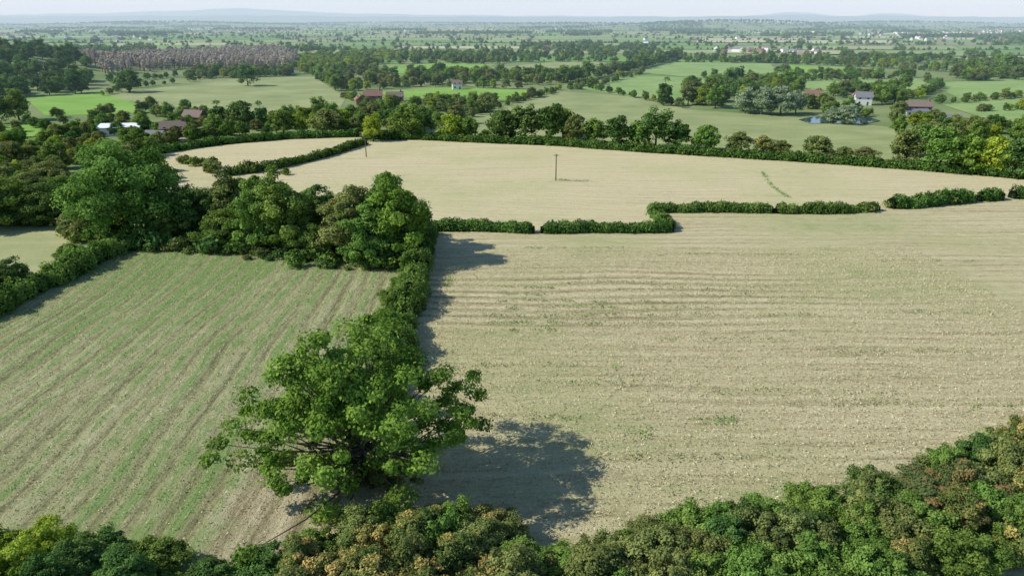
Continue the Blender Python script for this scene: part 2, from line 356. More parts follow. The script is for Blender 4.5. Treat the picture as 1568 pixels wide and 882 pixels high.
line('woodland', [(165, 130), (230, 124), (290, 118)], 9, .3, .6, MG)
area('woodland', [(275, 122), (300, 112), (440, 110), (450, 117), (340, 122)], 80, .45, .75, MG)
area('young_woodland', [(450, 112), (445, 90), (590, 82), (640, 88), (560, 104), (500, 116)], 330, .5, .8, ['m0l', 'm2l', 'm1l', 'm0g', 'm2g'])
area(HT, [(490, 112), (570, 98), (580, 116), (700, 114), (870, 116), (880, 127), (780, 135), (650, 131), (505, 140)], 190, .5, .85, MG)
area(HT, [(600, 88), (1000, 72), (1020, 92), (880, 95), (740, 99), (620, 98)], 250, .45, .85, MG)
line(HT, [(860, 128), (950, 112), (1010, 98), (1040, 88)], 7, .6, 1.0, MG)
line(HT, [(870, 140), (930, 128), (985, 113)], 8, .25, .6, MG)
line(HT, [(880, 130), (960, 148), (1050, 166)], 6, .25, .5, MG)
line(HT, [(700, 190), (760, 165), (850, 142), (880, 134)], 6, .2, .4, MG)
area(HT, [(1050, 140), (1130, 128), (1225, 135), (1225, 165), (1120, 172), (1050, 168)], 75, .6, 1.0, MG+['m0w'])
area(HT, [(-30, 190), (110, 190), (300, 172), (420, 185), (430, 207), (330, 216), (250, 228), (200, 218), (-30, 240)], 110, .35, .62, MA)
area(HT, [(-60, 232), (180, 222), (245, 235), (250, 290), (110, 320), (-60, 270)], 110, .35, .6, ['m0g', 'm1g', 'm2g', 'm0o', 'm2o', 'm3g', 'm2r', 'm0o', 'm2l'])
area(HT, [(560, 205), (430, 203), (420, 188), (560, 185), (700, 190), (690, 205)], 45, .5, .8, MA)
area(HT, [(545, 172), (640, 164), (760, 162), (750, 172), (640, 182), (560, 182)], 50, .4, .7, MG)
line(HT, [(530, 150), (560, 164), (640, 160), (790, 155), (850, 142)], 7, .3, .6, MG)
line(HT, [(480, 118), (530, 140), (640, 133), (800, 137)], 8, .4, .75, MG)
line(HT, [(60, 182), (160, 178), (230, 172), (300, 170)], 9, .35, .7, MG)
line(HT, [(200, 216), (240, 224), (290, 220), (340, 208), (400, 205)], 6, .3, .5, MA)
line(HT, [(215, 209), (240, 206), (280, 200), (330, 190)], 7, .35, .55, MG)
line(HT, [(150, 148), (200, 137), (300, 124), (330, 120)], 10, .25, .5, MG)
area(HT, [(1365, 184), (1470, 197), (1568, 195), (1700, 200), (1700, 240), (1568, 222), (1380, 225)], 75, .35, .75, MA)
line(HT, [(1040, 92), (1180, 97), (1340, 104), (1568, 118), (1750, 128)], 5, .4, .85, MG)
line(HT, [(1190, 112), (1270, 116), (1350, 121)], 5, .4, .75, MG)
line(HT, [(1070, 120), (1200, 124), (1290, 124), (1400, 119)], 5, .3, .7, MG)
line(HT, [(1300, 142), (1400, 152), (1440, 136), (1420, 126)], 5, .3, .6, MG)
line(HT, [(1440, 160), (1568, 149), (1750, 141)], 5, .25, .5, MG)
line(HT, [(1490, 172), (1568, 168), (1750, 160)], 5, .25, .55, MG)
area(HT, [(1440, 118), (1480, 105), (1568, 108), (1568, 122), (1480, 126)], 60, .7, 1.1, MG)
area(HT, [(1230, 148), (1270, 146), (1290, 135), (1380, 138), (1390, 160), (1345, 166), (1330, 152), (1270, 150)], 40, .4, .8, MG)
area(HT, [(1225, 164), (1260, 162), (1290, 172), (1370, 176), (1390, 170), (1385, 184), (1240, 176)], 26, .3, .6, MG+['m2w'])
line(HT, [(150, 100), (300, 84), (500, 80), (620, 84)], 8, .4, .8, MG)
line(HT, [(0, 100), (80, 92), (160, 98)], 6, .5, .8, MG)
area(HT, [(0, 96), (120, 84), (300, 76), (480, 76), (560, 80), (300, 82), (130, 98)], 120, .4, .8, MG)
area(HT, [(1060, 90), (1568, 92), (1700, 100), (1700, 112), (1400, 100), (1100, 97)], 150, .4, .9, MG)
line('scrub', [(700, 205), (900, 222), (1100, 236), (1300, 250), (1568, 268)], 5, .6, 1.2, BU, 2.5)
line('scrub', [(270, 245), (345, 265), (440, 264)], 3, .7, 1.3, ['b0o', 'b0g', 'b0o'], 2)
line('scrub', [(230, 385), (330, 388), (420, 396), (520, 406), (600, 410)], 1.8, .4, 1.0, ['b0g', 'b0d', 'b0o'], 1.2)
area('scrub', [(230, 385), (330, 388), (600, 410), (640, 375), (500, 340), (300, 340)], 130, .9, 1.6, ['b0g', 'b0d'])
area('scrub', [(-60, 330), (100, 320), (130, 345), (-60, 345)], 30, .8, 1.5, BU)
area('scrub', [(90, 345), (200, 350), (190, 375), (110, 370)], 30, .8, 1.5, ['b0g', 'b0o', 'b0r'])
# irregular bushes breaking the trimmed hedge lines
line('scrub', [(660, 353), (735, 352), (818, 357)], 7, .5, .85, ['b0g', 'b0d'], .4)
line('scrub', [(830, 356), (1000, 355), (1026, 353), (998, 325), (1182, 325)], 9, .5, .85, ['b0g', 'b0d'], .4)
line('scrub', [(1190, 326), (1345, 322)], 6, .55, 1.0, ['b0g', 'b0d', 'b0o'], .5)
line('scrub', [(1362, 319), (1487, 308), (1530, 305)], 6, .7, 1.2, ['b0g', 'b0d', 'b0o'], .6)
MK = dict(g='green', d='dark', o='olive', l='lime', a='autumn', r='rust', w='willow', t='twig')
kinds = sorted({p[4] for L_ in PTS.values() for p in L_})
lib = bpy.data.collections.new("tree_library")
for i, k in enumerate(kinds):
    o = bpy.data.objects.new("tree_kind_%02d" % i, tmesh(k[:2], MK[k[2]])); lib.objects.link(o); NAMEIDX[k] = i
ng = bpy.data.node_groups.new("instance_trees", 'GeometryNodeTree')
ng.interface.new_socket("Geometry", in_out='INPUT', socket_type='NodeSocketGeometry'); ng.interface.new_socket("Geometry", in_out='OUTPUT', socket_type='NodeSocketGeometry')
gi = ng.nodes.new('NodeGroupInput'); go = ng.nodes.new('NodeGroupOutput'); ci = ng.nodes.new('GeometryNodeCollectionInfo'); ip = ng.nodes.new('GeometryNodeInstanceOnPoints')
ci.inputs['Collection'].default_value = lib; ci.inputs['Separate Children'].default_value = True; ci.inputs['Reset Children'].default_value = True
ip.inputs['Pick Instance'].default_value = True
def na_(nm, ty):
    q = ng.nodes.new('GeometryNodeInputNamedAttribute'); q.data_type = ty; q.inputs['Name'].default_value = nm; return q.outputs[0]
ng.links.new(gi.outputs[0], ip.inputs['Points']); ng.links.new(ci.outputs[0], ip.inputs['Instance'])
ng.links.new(na_('kidx', 'INT'), ip.inputs['Instance Index']); ng.links.new(na_('rotv', 'FLOAT_VECTOR'), ip.inputs['Rotation']); ng.links.new(na_('sclv', 'FLOAT_VECTOR'), ip.inputs['Scale'])
ng.links.new(ip.outputs[0], go.inputs[0])
for cat, L_ in PTS.items():
    me = bpy.data.meshes.new(cat); n = len(L_); me.vertices.add(n)
    me.vertices.foreach_set('co', np.array([p[:3] for p in L_], np.float32).ravel())
    a1 = me.attributes.new('kidx', 'INT', 'POINT'); a1.data.foreach_set('value', np.array([NAMEIDX[p[4]] for p in L_], np.int32))
    a2 = me.attributes.new('rotv', 'FLOAT_VECTOR', 'POINT'); rv = np.zeros((n, 3), np.float32); rv[:, 2] = rng.random(n)*6.28; a2.data.foreach_set('vector', rv.ravel())
    a3 = me.attributes.new('sclv', 'FLOAT_VECTOR', 'POINT'); s_ = np.array([p[3] for p in L_])[:, None]*rng.uniform(.85, 1.15, (n, 3)); a3.data.foreach_set('vector', s_.astype(np.float32).ravel())
    o = link(cat, me); md = o.modifiers.new("instances", 'NODES'); md.node_group = ng

# ------------------------------------------------------------ hedges
core = M("hedge_core"); core.diffuse((.012, .022, .008))  # dark solid filler added inside the leaves to block light
def hedge(name, P, width, ht, leaf, dens, mat='hedge', seed=1, rough=.25, px=True):
    rg = np.random.default_rng(seed); P = np.array([G(*p) for p in P] if px else P, float)
    seg = np.linalg.norm(np.diff(P, axis=0), axis=1); cum = np.concatenate([[0], np.cumsum(seg)]); L = cum[-1]
    def at(s): return np.stack([np.interp(s, cum, P[:, 0]), np.interp(s, cum, P[:, 1])], -1)
    def nrm(s):
        t = at(np.minimum(s+1, L))-at(np.maximum(s-1, 0)); t = unit(t); return np.stack([-t[:, 1], t[:, 0]], -1)
    kk = rg.uniform(0, 6.28, 8)
    def mod(s, o=0): return 1+rough*(.5*np.sin(s*.31+kk[o])+.35*np.sin(s*.83+kk[o+1])+.3*np.sin(s*1.9+kk[o+2])+.2*np.sin(s*.11+kk[o+3]))
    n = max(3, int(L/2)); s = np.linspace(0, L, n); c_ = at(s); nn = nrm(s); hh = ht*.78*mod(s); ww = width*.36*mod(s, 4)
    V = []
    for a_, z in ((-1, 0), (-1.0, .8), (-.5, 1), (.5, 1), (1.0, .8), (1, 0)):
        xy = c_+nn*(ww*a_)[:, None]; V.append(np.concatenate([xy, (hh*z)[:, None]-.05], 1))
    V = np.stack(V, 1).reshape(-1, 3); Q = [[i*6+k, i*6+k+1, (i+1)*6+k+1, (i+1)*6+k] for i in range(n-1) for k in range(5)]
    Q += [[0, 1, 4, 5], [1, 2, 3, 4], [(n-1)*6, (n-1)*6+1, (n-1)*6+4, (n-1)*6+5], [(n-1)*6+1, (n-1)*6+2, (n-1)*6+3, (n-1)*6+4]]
    N = int(L*(2*ht+width)*dens); s = rg.random(N)*L; an = rg.uniform(0, math.pi, N)
    ca_, sa_ = np.cos(an), np.sin(an); px_ = np.sign(ca_)*np.abs(ca_)**.6; pz_ = np.abs(sa_)**.7
    e = np.minimum(1, np.minimum(s, L-s)/(width*.4)+.3)
    dep = rg.uniform(.78, 1.12, N)+np.abs(rg.normal(size=N))*.08; xy = at(s)+nrm(s)*(px_*width*.5*mod(s, 4)*dep*e)[:, None]; z = pz_*ht*mod(s)*dep*e
    C = np.concatenate([xy+rg.normal(size=(N, 2))*.08, np.maximum(z, .05)[:, None]], 1)
    Nn = np.concatenate([nrm(s)*px_[:, None], pz_[:, None]], 1)+rg.normal(size=(N, 3))*.6
    V2, Q2 = leaf_quads(C, Nn, leaf*rg.uniform(.6, 1.3, N), rg)
    cvv = np.repeat(np.clip(.5+.25*np.sin(s*.7+kk[2])+rg.normal(size=N)*.25, 0, 1), 4)
    me = mk_mesh(name, np.concatenate([V, V2]), np.concatenate([np.array(Q), Q2+len(V)]), [LM[mat], core.m], np.concatenate([np.ones(len(Q)), np.zeros(N)]), np.concatenate([np.zeros(len(V)), cvv]))
    return link(name, me)
hedge("hedge", [(556, 213), (640, 214), (750, 219), (850, 223), (1000, 234), (1200, 246), (1400, 260), (1568, 274), (1800, 288)], 3.5, 2.6, .45, 9, seed=1, rough=.25)
hedge("hedge", [(345, 270), (430, 257), (500, 240), (558, 221)], 3, 2.3, .42, 9, seed=2)
hedge("hedge", [(240, 236), (330, 222), (440, 213), (550, 209)], 3.5, 2.6, .45, 9, seed=3)
hedge("hedge", [(655, 353), (735, 352), (818, 357)], 3.0, 2.1, .27, 24, seed=4, rough=.24)
hedge("hedge", [(828, 356), (900, 355), (1000, 355), (1030, 354)], 3.0, 2.1, .27, 24, seed=5, rough=.24)
hedge("hedge", [(1026, 353), (1010, 338), (998, 325), (1080, 324), (1182, 325)], 3.0, 2.1, .27, 24, seed=6, rough=.22)
hedge("hedge", [(1186, 326), (1260, 327), (1345, 322)], 2.8, 2.1, .27, 24, seed=7, rough=.4)
hedge("hedge", [(1362, 319), (1430, 314), (1487, 308)], 3.8, 2.8, .30, 22, seed=8, rough=.36)
hedge("hedge", [(1497, 308), (1530, 305)], 3.6, 2.4, .30, 22, seed=9, rough=.35)
hedge("hedge", [(1548, 304), (1620, 300), (1800, 296)], 3.6, 2.6, .30, 22, seed=10, rough=.35)
hedge("hedge", [(-20.5, 163), (-19.5, 148), (-19, 136)], 4.0, 2.8, .28, 26, seed=11, px=False)
hedge("hedge", [(-19, 137), (-18.5, 124), (-18, 108), (-17.5, 95), (-17.5, 80)], 4.2, 3.3, .26, 28, mat='green', seed=12, px=False, rough=.42)
hedge("hedge", [(-98, 90), (-92, 104), (-90.5, 118), (-89, 132), (-88, 144), (-84, 156), (-80, 163)], 5.0, 3.1, .30, 24, mat='green', seed=13, px=False, rough=.38)
# ------------------------------------------------------------ individual trees
place("ash_tree", 562, 735, 'hero', 'ash', 19.5, 23.5, rot=.55)
place("oak_tree", 205, 362, 'n0', 'green', 22, 26, rot=.4)
for u, v, s, m, h, wd in [(318, 362, 'n3', 'dark', 12.5, 14), (362, 362, 'n2', 'olive', 16.5, 12), (405, 382, 'n1', 'green', 17, 12), (442, 386, 'n2', 'green', 18.5, 12), (468, 375, 'n3', 'green', 13, 12),
      (500, 372, 'n1', 'dark', 14, 11), (537, 394, 'n2', 'olive', 16.5, 14), (568, 400, 'n1', 'green', 15, 13), (613, 400, 'n2', 'ash', 19, 13), (595, 380, 'n1', 'green', 18, 12), (640, 385, 'n3', 'dark', 12, 9), (380, 365, 'n3', 'green', 12, 13), (345, 375, 'n3', 'green', 9, 12), (280, 358, 'n3', 'dark', 12, 13), (265, 370, 'n3', 'green', 8, 9), (482, 392, 'n3', 'green', 8, 10)]:
    place("field_maple_tree", u, v, s, m, h, wd)
for u, v, s, m, h, wd in [(20, 345, 'n3', 'green', 13, 16), (70, 342, 'n3', 'dark', 11, 14), (-40, 350, 'n0', 'dark', 14, 18), (100, 322, 'n3', 'green', 10, 13), (40, 305, 'n3', 'olive', 8, 13), (130, 300, 'n3', 'green', 8, 11), (15, 450, 'n3', 'dark', 7, 9), (-30, 470, 'n3', 'green', 7, 9), (75, 290, 'n3', 'olive', 9, 12),
      (150, 372, 'n3', 'green', 4.5, 6), (110, 398, 'n3', 'green', 4, 6)]:
    place("oak_tree", u, v, s, m, h, wd)
for u, v, s, m, h, wd in [(618, 452, 's2', 'green', 4.8, 5), (603, 478, 's0', 'green', 5, 5.5), (628, 420, 's1', 'green', 5, 4.5), (592, 520, 's1', 'green', 5.5, 5.5), (515, 742, 's0', 'olive', 4, 5), (600, 748, 's3', 'olive', 4, 6)]:
    place("hawthorn_shrub", u, v, s, m, h, wd)
row = [(435, 205, 'm0', 'green', 12, 12), (462, 204, 'm2', 'lime', 10, 11), (500, 206, 'm2', 'olive', 12, 16), (572, 216, 'm1', 'lime', 12, 9), (625, 212, 'm3', 'green', 15.5, 17), (650, 205, 'm1', 'dark', 11, 10), (692, 213, 'm0', 'lime', 12, 12), (718, 213, 'm2', 'green', 10, 10),
       (768, 214, 'm0', 'dark', 14, 15), (805, 214, 'm3', 'dark', 15, 16), (842, 216, 'm1', 'dark', 17, 14), (862, 210, 'm0', 'green', 14, 13), (880, 219, 'm0', 'olive', 13, 11), (908, 220, 'm2', 'green', 11, 12), (942, 226, 'm1', 'dark', 14, 11), (975, 226, 'm2', 'green', 11, 12), (1003, 227, 'm3', 'dark', 16, 17), (1040, 228, 'm1', 'dark', 12, 9),
       (1080, 231, 'm0', 'green', 11, 12), (1130, 234, 'm2', 'olive', 8.5, 11), (1168, 236, 'm2', 'autumn', 7.5, 10), (1195, 238, 'm2', 'olive', 6, 8), (1250, 241, 'm0', 'olive', 9, 12), (1290, 244, 'm2', 'olive', 5, 8), (1325, 247, 'm2', 'rust', 5.5, 10), (1385, 252, 'm3', 'olive', 13, 15), (1400, 240, 'm0', 'green', 13, 13), (1438, 262, 'm3', 'green', 15, 15), (1475, 264, 'm0', 'ash', 14, 14), (1518, 268, 'm0', 'lime', 14, 13), (1552, 272, 'm3', 'dark', 13, 13), (1590, 270, 'm0', 'green', 14, 14), (1640, 275, 'm1', 'green', 14, 14), (1700, 280, 'm0', 'dark', 13, 14),
       (1016, 162, 'm4', 'dark', 18, 9), (380, 132, 'm3', 'dark', 17, 18), (198, 142, 'm0', 'dark', 17, 21), (745, 172, 'm0', 'olive', 12, 13), (337, 196, 'm4', 'dark', 14, 8), (370, 196, 'm0', 'dark', 14, 15), (402, 198, 'm4', 'dark', 14, 7), (1350, 160, 'm0', 'green', 13, 14), (1385, 140, 'm1', 'green', 14, 10), (30, 185, 'm3', 'green', 16, 16), (0, 190, 'm3', 'dark', 14, 14)]
for u, v, s, m, h, wd in row: place("hedgerow_tree", u, v, s, m, h, wd)
for u, v, h, wd in [(1140, 174, 14, 16), (1165, 176, 15, 17), (1195, 176, 15, 17), (1218, 174, 12, 12), (1293, 190, 9, 15), (1275, 189, 8, 10)]: place("willow_tree", u, v, 'm3', 'willow', h, wd)
# ------------------------------------------------------------ foreground hedgerow shrubs
fr = np.array([(-62, 53), (-50, 54.5), (-45, 54), (-40, 56.0), (-33, 53), (-28, 51), (-23, 50), (-19, 55), (-12, 59), (-4, 58.5), (1.5, 56), (4, 53.5), (8, 55), (15, 57), (28, 60), (40, 63.5), (50, 68), (62, 73), (80, 81)], float)
rg = np.random.default_rng(8); xs = -60.
while xs < 80:
    for k in range(4):
        x = xs+rg.uniform(-1.4, 1.4); yf = np.interp(x, fr[:, 0], fr[:, 1]); y = yf-k*3.3-rg.uniform(0, 1.5)-1.5
        if x < -41: opts = ['lime']
        elif x < -22: opts = ['dark', 'dark', 'green']
        elif x < -16: opts = ['green', 'autumn', 'olive', 'green']
        elif x < 0: opts = ['autumn', 'autumn', 'autumn', 'olive', 'green']
        elif x < 6: opts = ['olive', 'green']
        elif x < 17: opts = ['green', 'lime', 'olive', 'green', 'olive', 'rust']
        elif x < 34: opts = ['green', 'olive', 'olive', 'dark', 'green', 'green']
        else: opts = ['olive', 'autumn', 'green', 'rust', 'olive', 'green', 'dark']
        s = ['s0', 's1', 's2', 's3'][rg.integers(4)]; m = opts[rg.integers(len(opts))]
        h = rg.uniform(3.0, 5.4) if k == 0 else rg.uniform(4, 6.4)
        if 1 < x < 7: h *= .7
        if -29 < x < -21: h *= .8
        if x > 38: h *= 1.1
        o = link("hawthorn_shrub", tmesh(s, m), (x, y, 0)); h0, w0 = SHAPES[s][0][:2]; wd = rg.uniform(4.4, 7.2)
        o.scale = (wd/w0, wd/w0, h/h0); o.rotation_euler = (0, 0, rg.uniform(0, 6.28))
    xs += 3.2
# ------------------------------------------------------------ straw litter & weeds
def litter(name, x0, x1, y0, y1, n, mat, size, axis, seed):
    rg = np.random.default_rng(seed); x = rg.uniform(x0, x1, n); y = rg.uniform(y0, y1, n)
    if axis == 'x': y = np.round(y/1.5)*1.5+rg.normal(size=n)*.42+1.2*np.sin(x*.03)
    else: x = np.round(x/1.5)*1.5+rg.normal(size=n)*.36+1.0*np.sin(y*.04)
    C = np.stack([x, y, np.full(n, .22)+rg.random(n)*.08], 1); Nn = rg.normal(size=(n, 3))*.7+np.array([0, 0, .7])
    V, Q = leaf_quads(C, Nn, size*rg.uniform(.4, 1.3, n), rg, .4); V[:, 2] = np.maximum(V[:, 2], .16)
    link(name, mk_mesh(name, V, Q, [mat], None, np.repeat(rg.random(n), 4)))
STRAW = leafmat("straw", (.38, .33, .18), (.72, .63, .41), .1, .0, .0)
litter("straw_litter", -15, 90, 56, 150, 70000, STRAW, .15, 'x', 1)
litter("straw_litter", -85, -21, 52, 150, 27000, STRAW, .13, 'y', 2)
litter("regrowth_grass", -85, -21, 60, 150, 26000, LM['olive'], .13, 'y', 3)
litter("regrowth_grass", -15, 90, 60, 140, 14000, LM['olive'], .12, 'x', 9)
def weeds(name, lines, mat, seed, n_m=14, w_=.25, thr=-.7):
    rg = np.random.default_rng(seed); Cs = []
    for (u0, v0, u1, v1) in lines:
        A, B = np.array(G(u0, v0)), np.array(G(u1, v1)); L = np.linalg.norm(B-A); n = int(L*n_m); t = rg.random(n)
        keep = (np.sin(t*L*.35+rg.random()*6)+np.sin(t*L*1.1+rg.random()*6)+rg.normal(size=n)*.7) > thr; t = t[keep]
        q = A*(1-t[:, None])+B*t[:, None]; q[:, 1] += rg.normal(size=len(q))*w_+.35*np.sin(t*L*.25+rg.random()*6); q[:, 0] += rg.normal(size=len(q))*w_
        Cs.append(np.concatenate([q, rg.uniform(.2, .36, (len(q), 1))], 1))
    C = np.concatenate(Cs); Nn = rg.normal(size=C.shape)+np.array([0, 0, .9])
    V, Q = leaf_quads(C, Nn, .17*rg.uniform(.6, 1.3, len(C)), rg, .5); link(name, mk_mesh(name, V, Q, [LM[mat]], None, np.repeat(rg.random(len(C)), 4)))
weeds("weed_rows", [(755, 441, 850, 441), (748, 451, 838, 452), (752, 462, 930, 463), (775, 473, 960, 472), (742, 484, 1000, 484), (748, 495, 920, 496), (780, 508, 850, 507)], 'green', 4, 17, .34, -.7)
weeds("weed_rows", [(850, 434, 1010, 434), (930, 462, 1040, 463), (960, 473, 1100, 473), (1000, 440, 1180, 443), (1040, 452, 1160, 452), (1000, 484, 1260, 483), (920, 497, 1080, 497)]+[(700+a_, v, 700+a_+l_, v+1) for a_, v, l_ in [(20, 560, 160), (120, 585, 260), (380, 600, 300), (560, 540, 260), (500, 620, 420), (200, 700, 300), (40, 640, 150), (620, 480, 200), (300, 520, 200), (640, 400, 160), (300, 390, 220), (100, 380, 160)]], 'olive', 6, 9, .45)
weeds("weed_patch", [(1065, 644, 1140, 650), (960, 657, 990, 655), (690, 420, 684, 440), (1100, 640, 1130, 641), (845, 276, 905, 279), (850, 275, 880, 278), (1168, 265, 1180, 285), (1180, 285, 1210, 305), (940, 560, 950, 573), (970, 668, 995, 664)], 'green', 5, 20, .45)
# ------------------------------------------------------------ telephone poles
wd = M("weathered_wood"); nz = wd.noise(wd.coords((1, 1, .1)), 8); wd.diffuse(wd.mix(nz, (.09, .065, .045), (.2, .15, .11)), bump=nz)
cer = M("ceramic"); cer.diffuse((.5, .48, .45), .3)
def pole(u, v, ht):
    x, y = G(u, v); VV, QQ, MI = [], [], []; off = 0
    def ad(pts, rr, mi, sides=8):
        nonlocal off
        V, Q = tube(pts, rr, sides); VV.append(V); QQ.append(Q+off); MI.append(np.full(len(Q), mi)); off += len(V)
    ad([(0, 0, -.3), (0, 0, ht*.5), (0, 0, ht)], [.2, .17, .14], 0)
    ad([(-.9, .15, ht-.45), (.9, .15, ht-.45)], [.08, .08], 0, 4)
    for k in (-.75, 0, .75): ad([(k, .15, ht-.38), (k, .15, ht-.2), (k, .15, ht-.12)], [.05, .07, .03], 1, 6)
    ad([(-.6, .15, ht-.45), (0, .15, ht-1.0)], [.03, .03], 0, 4); ad([(.6, .15, ht-.45), (0, .15, ht-1.0)], [.03, .03], 0, 4)
    link("telephone_pole", mk_mesh("telephone_pole", np.concatenate(VV), np.concatenate(QQ), [wd.m, cer.m], np.concatenate(MI)), (x, y, 0))
pole(851, 277, 8.5); pole(561, 241, 8.0)
# ------------------------------------------------------------ houses
def flat(name, c, n_=3., r=.9, amt=.25):
    m = M(name); nz = m.noise(m.coords(), n_, 5); m.diffuse(m.mix(m.math('MULTIPLY', nz, amt*2), c, tuple(k*.55 for k in c)), r, bump=nz, strength=.2); return m.m
BR = flat("red_brick", (.34, .19, .135)); WH = flat("white_render", (.78, .76, .7), amt=.08); TI = flat("clay_tiles", (.31, .18, .135)); SL = flat("slate_roof", (.23, .23, .25)); TB = flat("brown_tiles", (.27, .205, .17))
MW = flat("pale_metal_roof", (.88, .90, .92), .3, .5, .03); GL = flat("window_glass", (.03, .04, .05), r=.1); DR = flat("door_paint", (.1, .14, .12))
def box(x0, x1, y0, y1, z0, z1):
    V = [(x, y, z) for z in (z0, z1) for x, y in ((x0, y0), (x1, y0), (x1, y1), (x0, y1))]
    return V, [[3, 2, 1, 0], [4, 5, 6, 7], [0, 1, 5, 4], [1, 2, 6, 5], [2, 3, 7, 6], [3, 0, 4, 7]]
def part(nm, parts, mat, par):
    VV, QQ = [], []
    for V, Q in parts:
        o = len(VV); VV += list(V); QQ += [[o+i for i in q] for q in Q]
    me = bpy.data.meshes.new(nm); me.from_pydata(VV, [], QQ); me.materials.append(mat); me.update(); return link(nm, me, parent=par)
def house(name, u, v, L, W, E, pitch, rot, wall, roof, storeys=2, chim=True):
    x, y = G(u, v); e = bpy.data.objects.new(name, None); sc.collection.objects.link(e); e.location = (x, y, 0); e.rotation_euler = (0, 0, rot)
    a, b = L/2, W/2; R_ = E+b*math.tan(pitch)
    V = [(-a, -b, -.2), (a, -b, -.2), (a, b, -.2), (-a, b, -.2), (-a, -b, E), (a, -b, E), (a, b, E), (-a, b, E), (-a, 0, R_), (a, 0, R_)]
    part("walls", [(V, [[0, 1, 5, 4], [2, 3, 7, 6], [1, 2, 6, 9, 5], [3, 0, 4, 8, 7]])], wall, e)
    o = .45; zo = E-o*math.tan(pitch)+.05; rr = R_+.05; T = .18
    rp = []
    for s in (-1, 1):
        P = [(-a-o, s*(b+o), zo), (a+o, s*(b+o), zo), (a+o, 0, rr), (-a-o, 0, rr)]; P2 = [(p[0], p[1], p[2]+T) for p in P]
        rp.append((P+P2, [[0, 1, 2, 3], [4, 5, 6, 7], [0, 1, 5, 4], [1, 2, 6, 5], [3, 0, 4, 7]]))
    part("roof", rp, roof, e)
    ws = []; nw = max(2, int(L/3.2))
    for st_ in range(storeys):
        z = .95+2.6*st_
        for s in (-1, 1):
            for k in range(nw):
                cx = -a+L*(k+.5)/nw
                if st_ == 0 and k == nw//2 and s == -1: continue
                ws.append(box(cx-.55, cx+.55, s*b-.04, s*b+.04, z, z+1.2))
        for s in (-1, 1): ws.append(box(s*a-.04, s*a+.04, -.5, .5, z, z+1.2))
    part("windows", ws, GL, e); cx = -a+L*(nw//2+.5)/nw
    part("door", [box(cx-.5, cx+.5, -b-.05, -b+.03, 0, 2.1)], DR, e)
    if chim: part("chimney", [box(a-1.6, a-.8, -.4, .4, R_-.8, R_+1.2), box(a-1.35, a-1.05, -.15, .15, R_+1.2, R_+1.5)], BR, e)
    return e
ra = math.radians
house("white_barn", 190, 206, 17, 11, 3.6, ra(12), ra(8), WH, MW, 1, False)
house("brick_house", 268, 210, 10, 6.5, 4.2, ra(38), ra(20), BR, TB); house("brick_house", 300, 192, 9.5, 6.5, 4.4, ra(40), ra(-15), BR, TB)
house("bungalow", 352, 193, 11, 7, 2.8, ra(30), ra(5), WH, TI, 1); house("bungalow", 328, 198, 9, 6, 2.6, ra(30), ra(85), WH, TB, 1)
house("bungalow", 240, 215, 8, 6, 2.6, ra(25), ra(-10), WH, SL, 1, False)
house("brick_house", 572, 158, 11, 7, 4.6, ra(40), ra(10), BR, TI); house("brick_house", 605, 155, 10, 6.5, 3.0, ra(38), ra(15), BR, TB, 1); house("brick_barn", 552, 160, 8, 6, 3, ra(38), ra(-70), BR, TI, 1, False)
house("brick_house", 1243, 158, 10, 7, 4.6, ra(40), ra(-8), BR, TI); house("brick_house", 1258, 159, 6, 5, 4.6, ra(40), ra(75), BR, TB, 2, False)
house("white_house", 1320, 161, 9, 6.5, 4.8, ra(40), ra(-15), WH, SL); house("white_house", 1309, 158, 7, 5.5, 4.0, ra(42), ra(70), WH, TI)
house("farmhouse", 1404, 170, 13, 7, 2.8, ra(35), ra(-10), BR, TB, 1); house("farm_shed", 1440, 188, 17, 9, 2.8, ra(14), ra(-10), BR, SL, 1, False); house("farm_shed", 1400, 178, 13, 6, 2.5, ra(20), ra(5), WH, SL, 1, False)
house("brick_house", 700, 137, 7, 6, 4.0, ra(40), ra(10), WH, TB)
vv, vq, vm = [], [], []
def vil(u, v, n, su, sv):
    for _ in range(n):
        x, y = G(u+rng.normal()*su, v+rng.normal()*sv); L, W_, E = rng.uniform(8, 13), rng.uniform(6, 8), rng.uniform(3.5, 5); an = rng.uniform(0, 3.14); c_, s_ = math.cos(an), math.sin(an)
        a_, b_ = L/2, W_/2; P = [(-a_, -b_, 0), (a_, -b_, 0), (a_, b_, 0), (-a_, b_, 0), (-a_, -b_, E), (a_, -b_, E), (a_, b_, E), (-a_, b_, E), (-a_, 0, E+3), (a_, 0, E+3)]
        o = len(vv); vv.extend([(x+p[0]*c_-p[1]*s_, y+p[0]*s_+p[1]*c_, p[2]) for p in P]); wm = 0 if rng.random() < .4 else 1; rm = 2 if rng.random() < .4 else 3
        for q, m_ in (([0, 1, 5, 4], wm), ([2, 3, 7, 6], wm), ([1, 2, 6, 9, 5], wm), ([3, 0, 4, 8, 7], wm), ([4, 5, 9, 8], rm), ([6, 7, 8, 9], rm)): vq.append([o+i for i in q]); vm.append(m_)
vil(1140, 80, 12, 30, 2); vil(1240, 84, 5, 15, 1); vil(1400, 54, 60, 70, 2.0); vil(350, 48, 16, 50, 2); vil(845, 76, 3, 6, 1); vil(700, 46, 12, 120, 2); vil(1480, 60, 24, 60, 3); vil(180, 60, 12, 60, 3); vil(1530, 50, 24, 30, 2); vil(1000, 62, 8, 60, 3)
me = bpy.data.meshes.new("distant_village"); me.from_pydata(vv, [], vq)
for m_ in (BR, WH, TB, SL): me.materials.append(m_)
me.polygons.foreach_set('material_index', vm); me.update(); link("distant_village", me)
wm_ = M("pond_water"); b = wm_.diffuse((.05, .08, .09), .05, spec=.5)
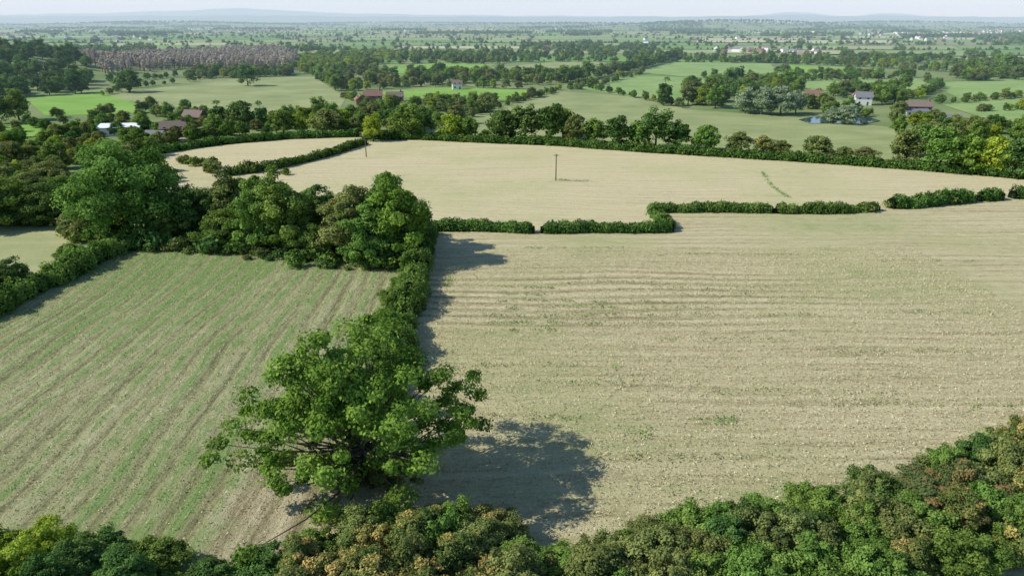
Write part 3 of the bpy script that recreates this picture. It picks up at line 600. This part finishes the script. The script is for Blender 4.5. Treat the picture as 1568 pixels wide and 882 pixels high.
field("pond", [(1222, 184), (1245, 180), (1290, 178), (1330, 180), (1348, 186), (1320, 191), (1280, 190), (1240, 190)], wm_.m)
gv = flat("gravel", (.38, .35, .31)); field("farmyard", [(1390, 178), (1450, 178), (1475, 190), (1400, 196)], gv); field("farmyard", [(235, 206), (290, 204), (290, 214), (235, 218)], gv)
# ------------------------------------------------------------ far hills
hm = M("far_hills"); nz = hm.noise(hm.coords(), .002, 6); hm.diffuse(hm.mix(nz, (.12, .16, .10), (.22, .26, .15)))
def hills(name, dist, prof, depth):
    us = np.linspace(prof[0][0], prof[-1][0], 200); vs = np.interp(us, [p[0] for p in prof], [p[1] for p in prof]); vs = np.convolve(np.pad(vs, 2, 'edge'), np.ones(5)/5, 'valid')+.4*np.sin(us*.05)+.3*np.sin(us*.13)
    V = []
    for k, f in enumerate((0, .35, .7, 1, .6, 0)):
        yy = dist+depth*(k-3)/3
        for u, v in zip(us, vs):
            hgt = max(0, (31-v)/F*dist*cs*cs+48)*f
            V.append(((u-784)/F*dist*cs, yy, hgt+(-6 if f == 0 else 0)))
    n = len(us); Q = [[k*n+i, k*n+i+1, (k+1)*n+i+1, (k+1)*n+i] for k in range(5) for i in range(n-1)]
    me = mk_mesh(name, V, Q, [hm.m]); me.polygons.foreach_set('use_smooth', [True]*len(Q)); link(name, me)
hills("far_hills", 14000, [(-500, 28), (0, 24), (150, 22), (240, 19), (300, 17), (360, 14), (400, 15), (440, 18), (500, 21), (640, 24), (800, 25.5), (900, 26), (1000, 26.5), (1100, 27), (1150, 26), (1180, 22), (1215, 19), (1250, 23), (1300, 27), (1330, 24), (1362, 20.5), (1400, 25), (1480, 28), (1900, 28)], 1200)
hills("far_hills", 10000, [(-500, 28), (0, 27), (200, 26), (420, 25), (520, 27), (700, 27), (900, 28), (1050, 27), (1130, 26), (1170, 25.5), (1210, 24), (1290, 27), (1360, 25.5), (1450, 27.5), (1568, 27), (1900, 27)], 700)
# ------------------------------------------------------------ haze: thin air volume with an added glow
# (the small emission term stands for light scattered more than once in the air)
hz = bpy.data.materials.new("air_haze"); hz.use_nodes = True; t = hz.node_tree; t.nodes.clear()
DEN = .00014
o_ = t.nodes.new('ShaderNodeOutputMaterial'); vs = t.nodes.new('ShaderNodeVolumeScatter'); vs.inputs['Color'].default_value = (.72, .90, 1, 1); vs.inputs['Density'].default_value = DEN
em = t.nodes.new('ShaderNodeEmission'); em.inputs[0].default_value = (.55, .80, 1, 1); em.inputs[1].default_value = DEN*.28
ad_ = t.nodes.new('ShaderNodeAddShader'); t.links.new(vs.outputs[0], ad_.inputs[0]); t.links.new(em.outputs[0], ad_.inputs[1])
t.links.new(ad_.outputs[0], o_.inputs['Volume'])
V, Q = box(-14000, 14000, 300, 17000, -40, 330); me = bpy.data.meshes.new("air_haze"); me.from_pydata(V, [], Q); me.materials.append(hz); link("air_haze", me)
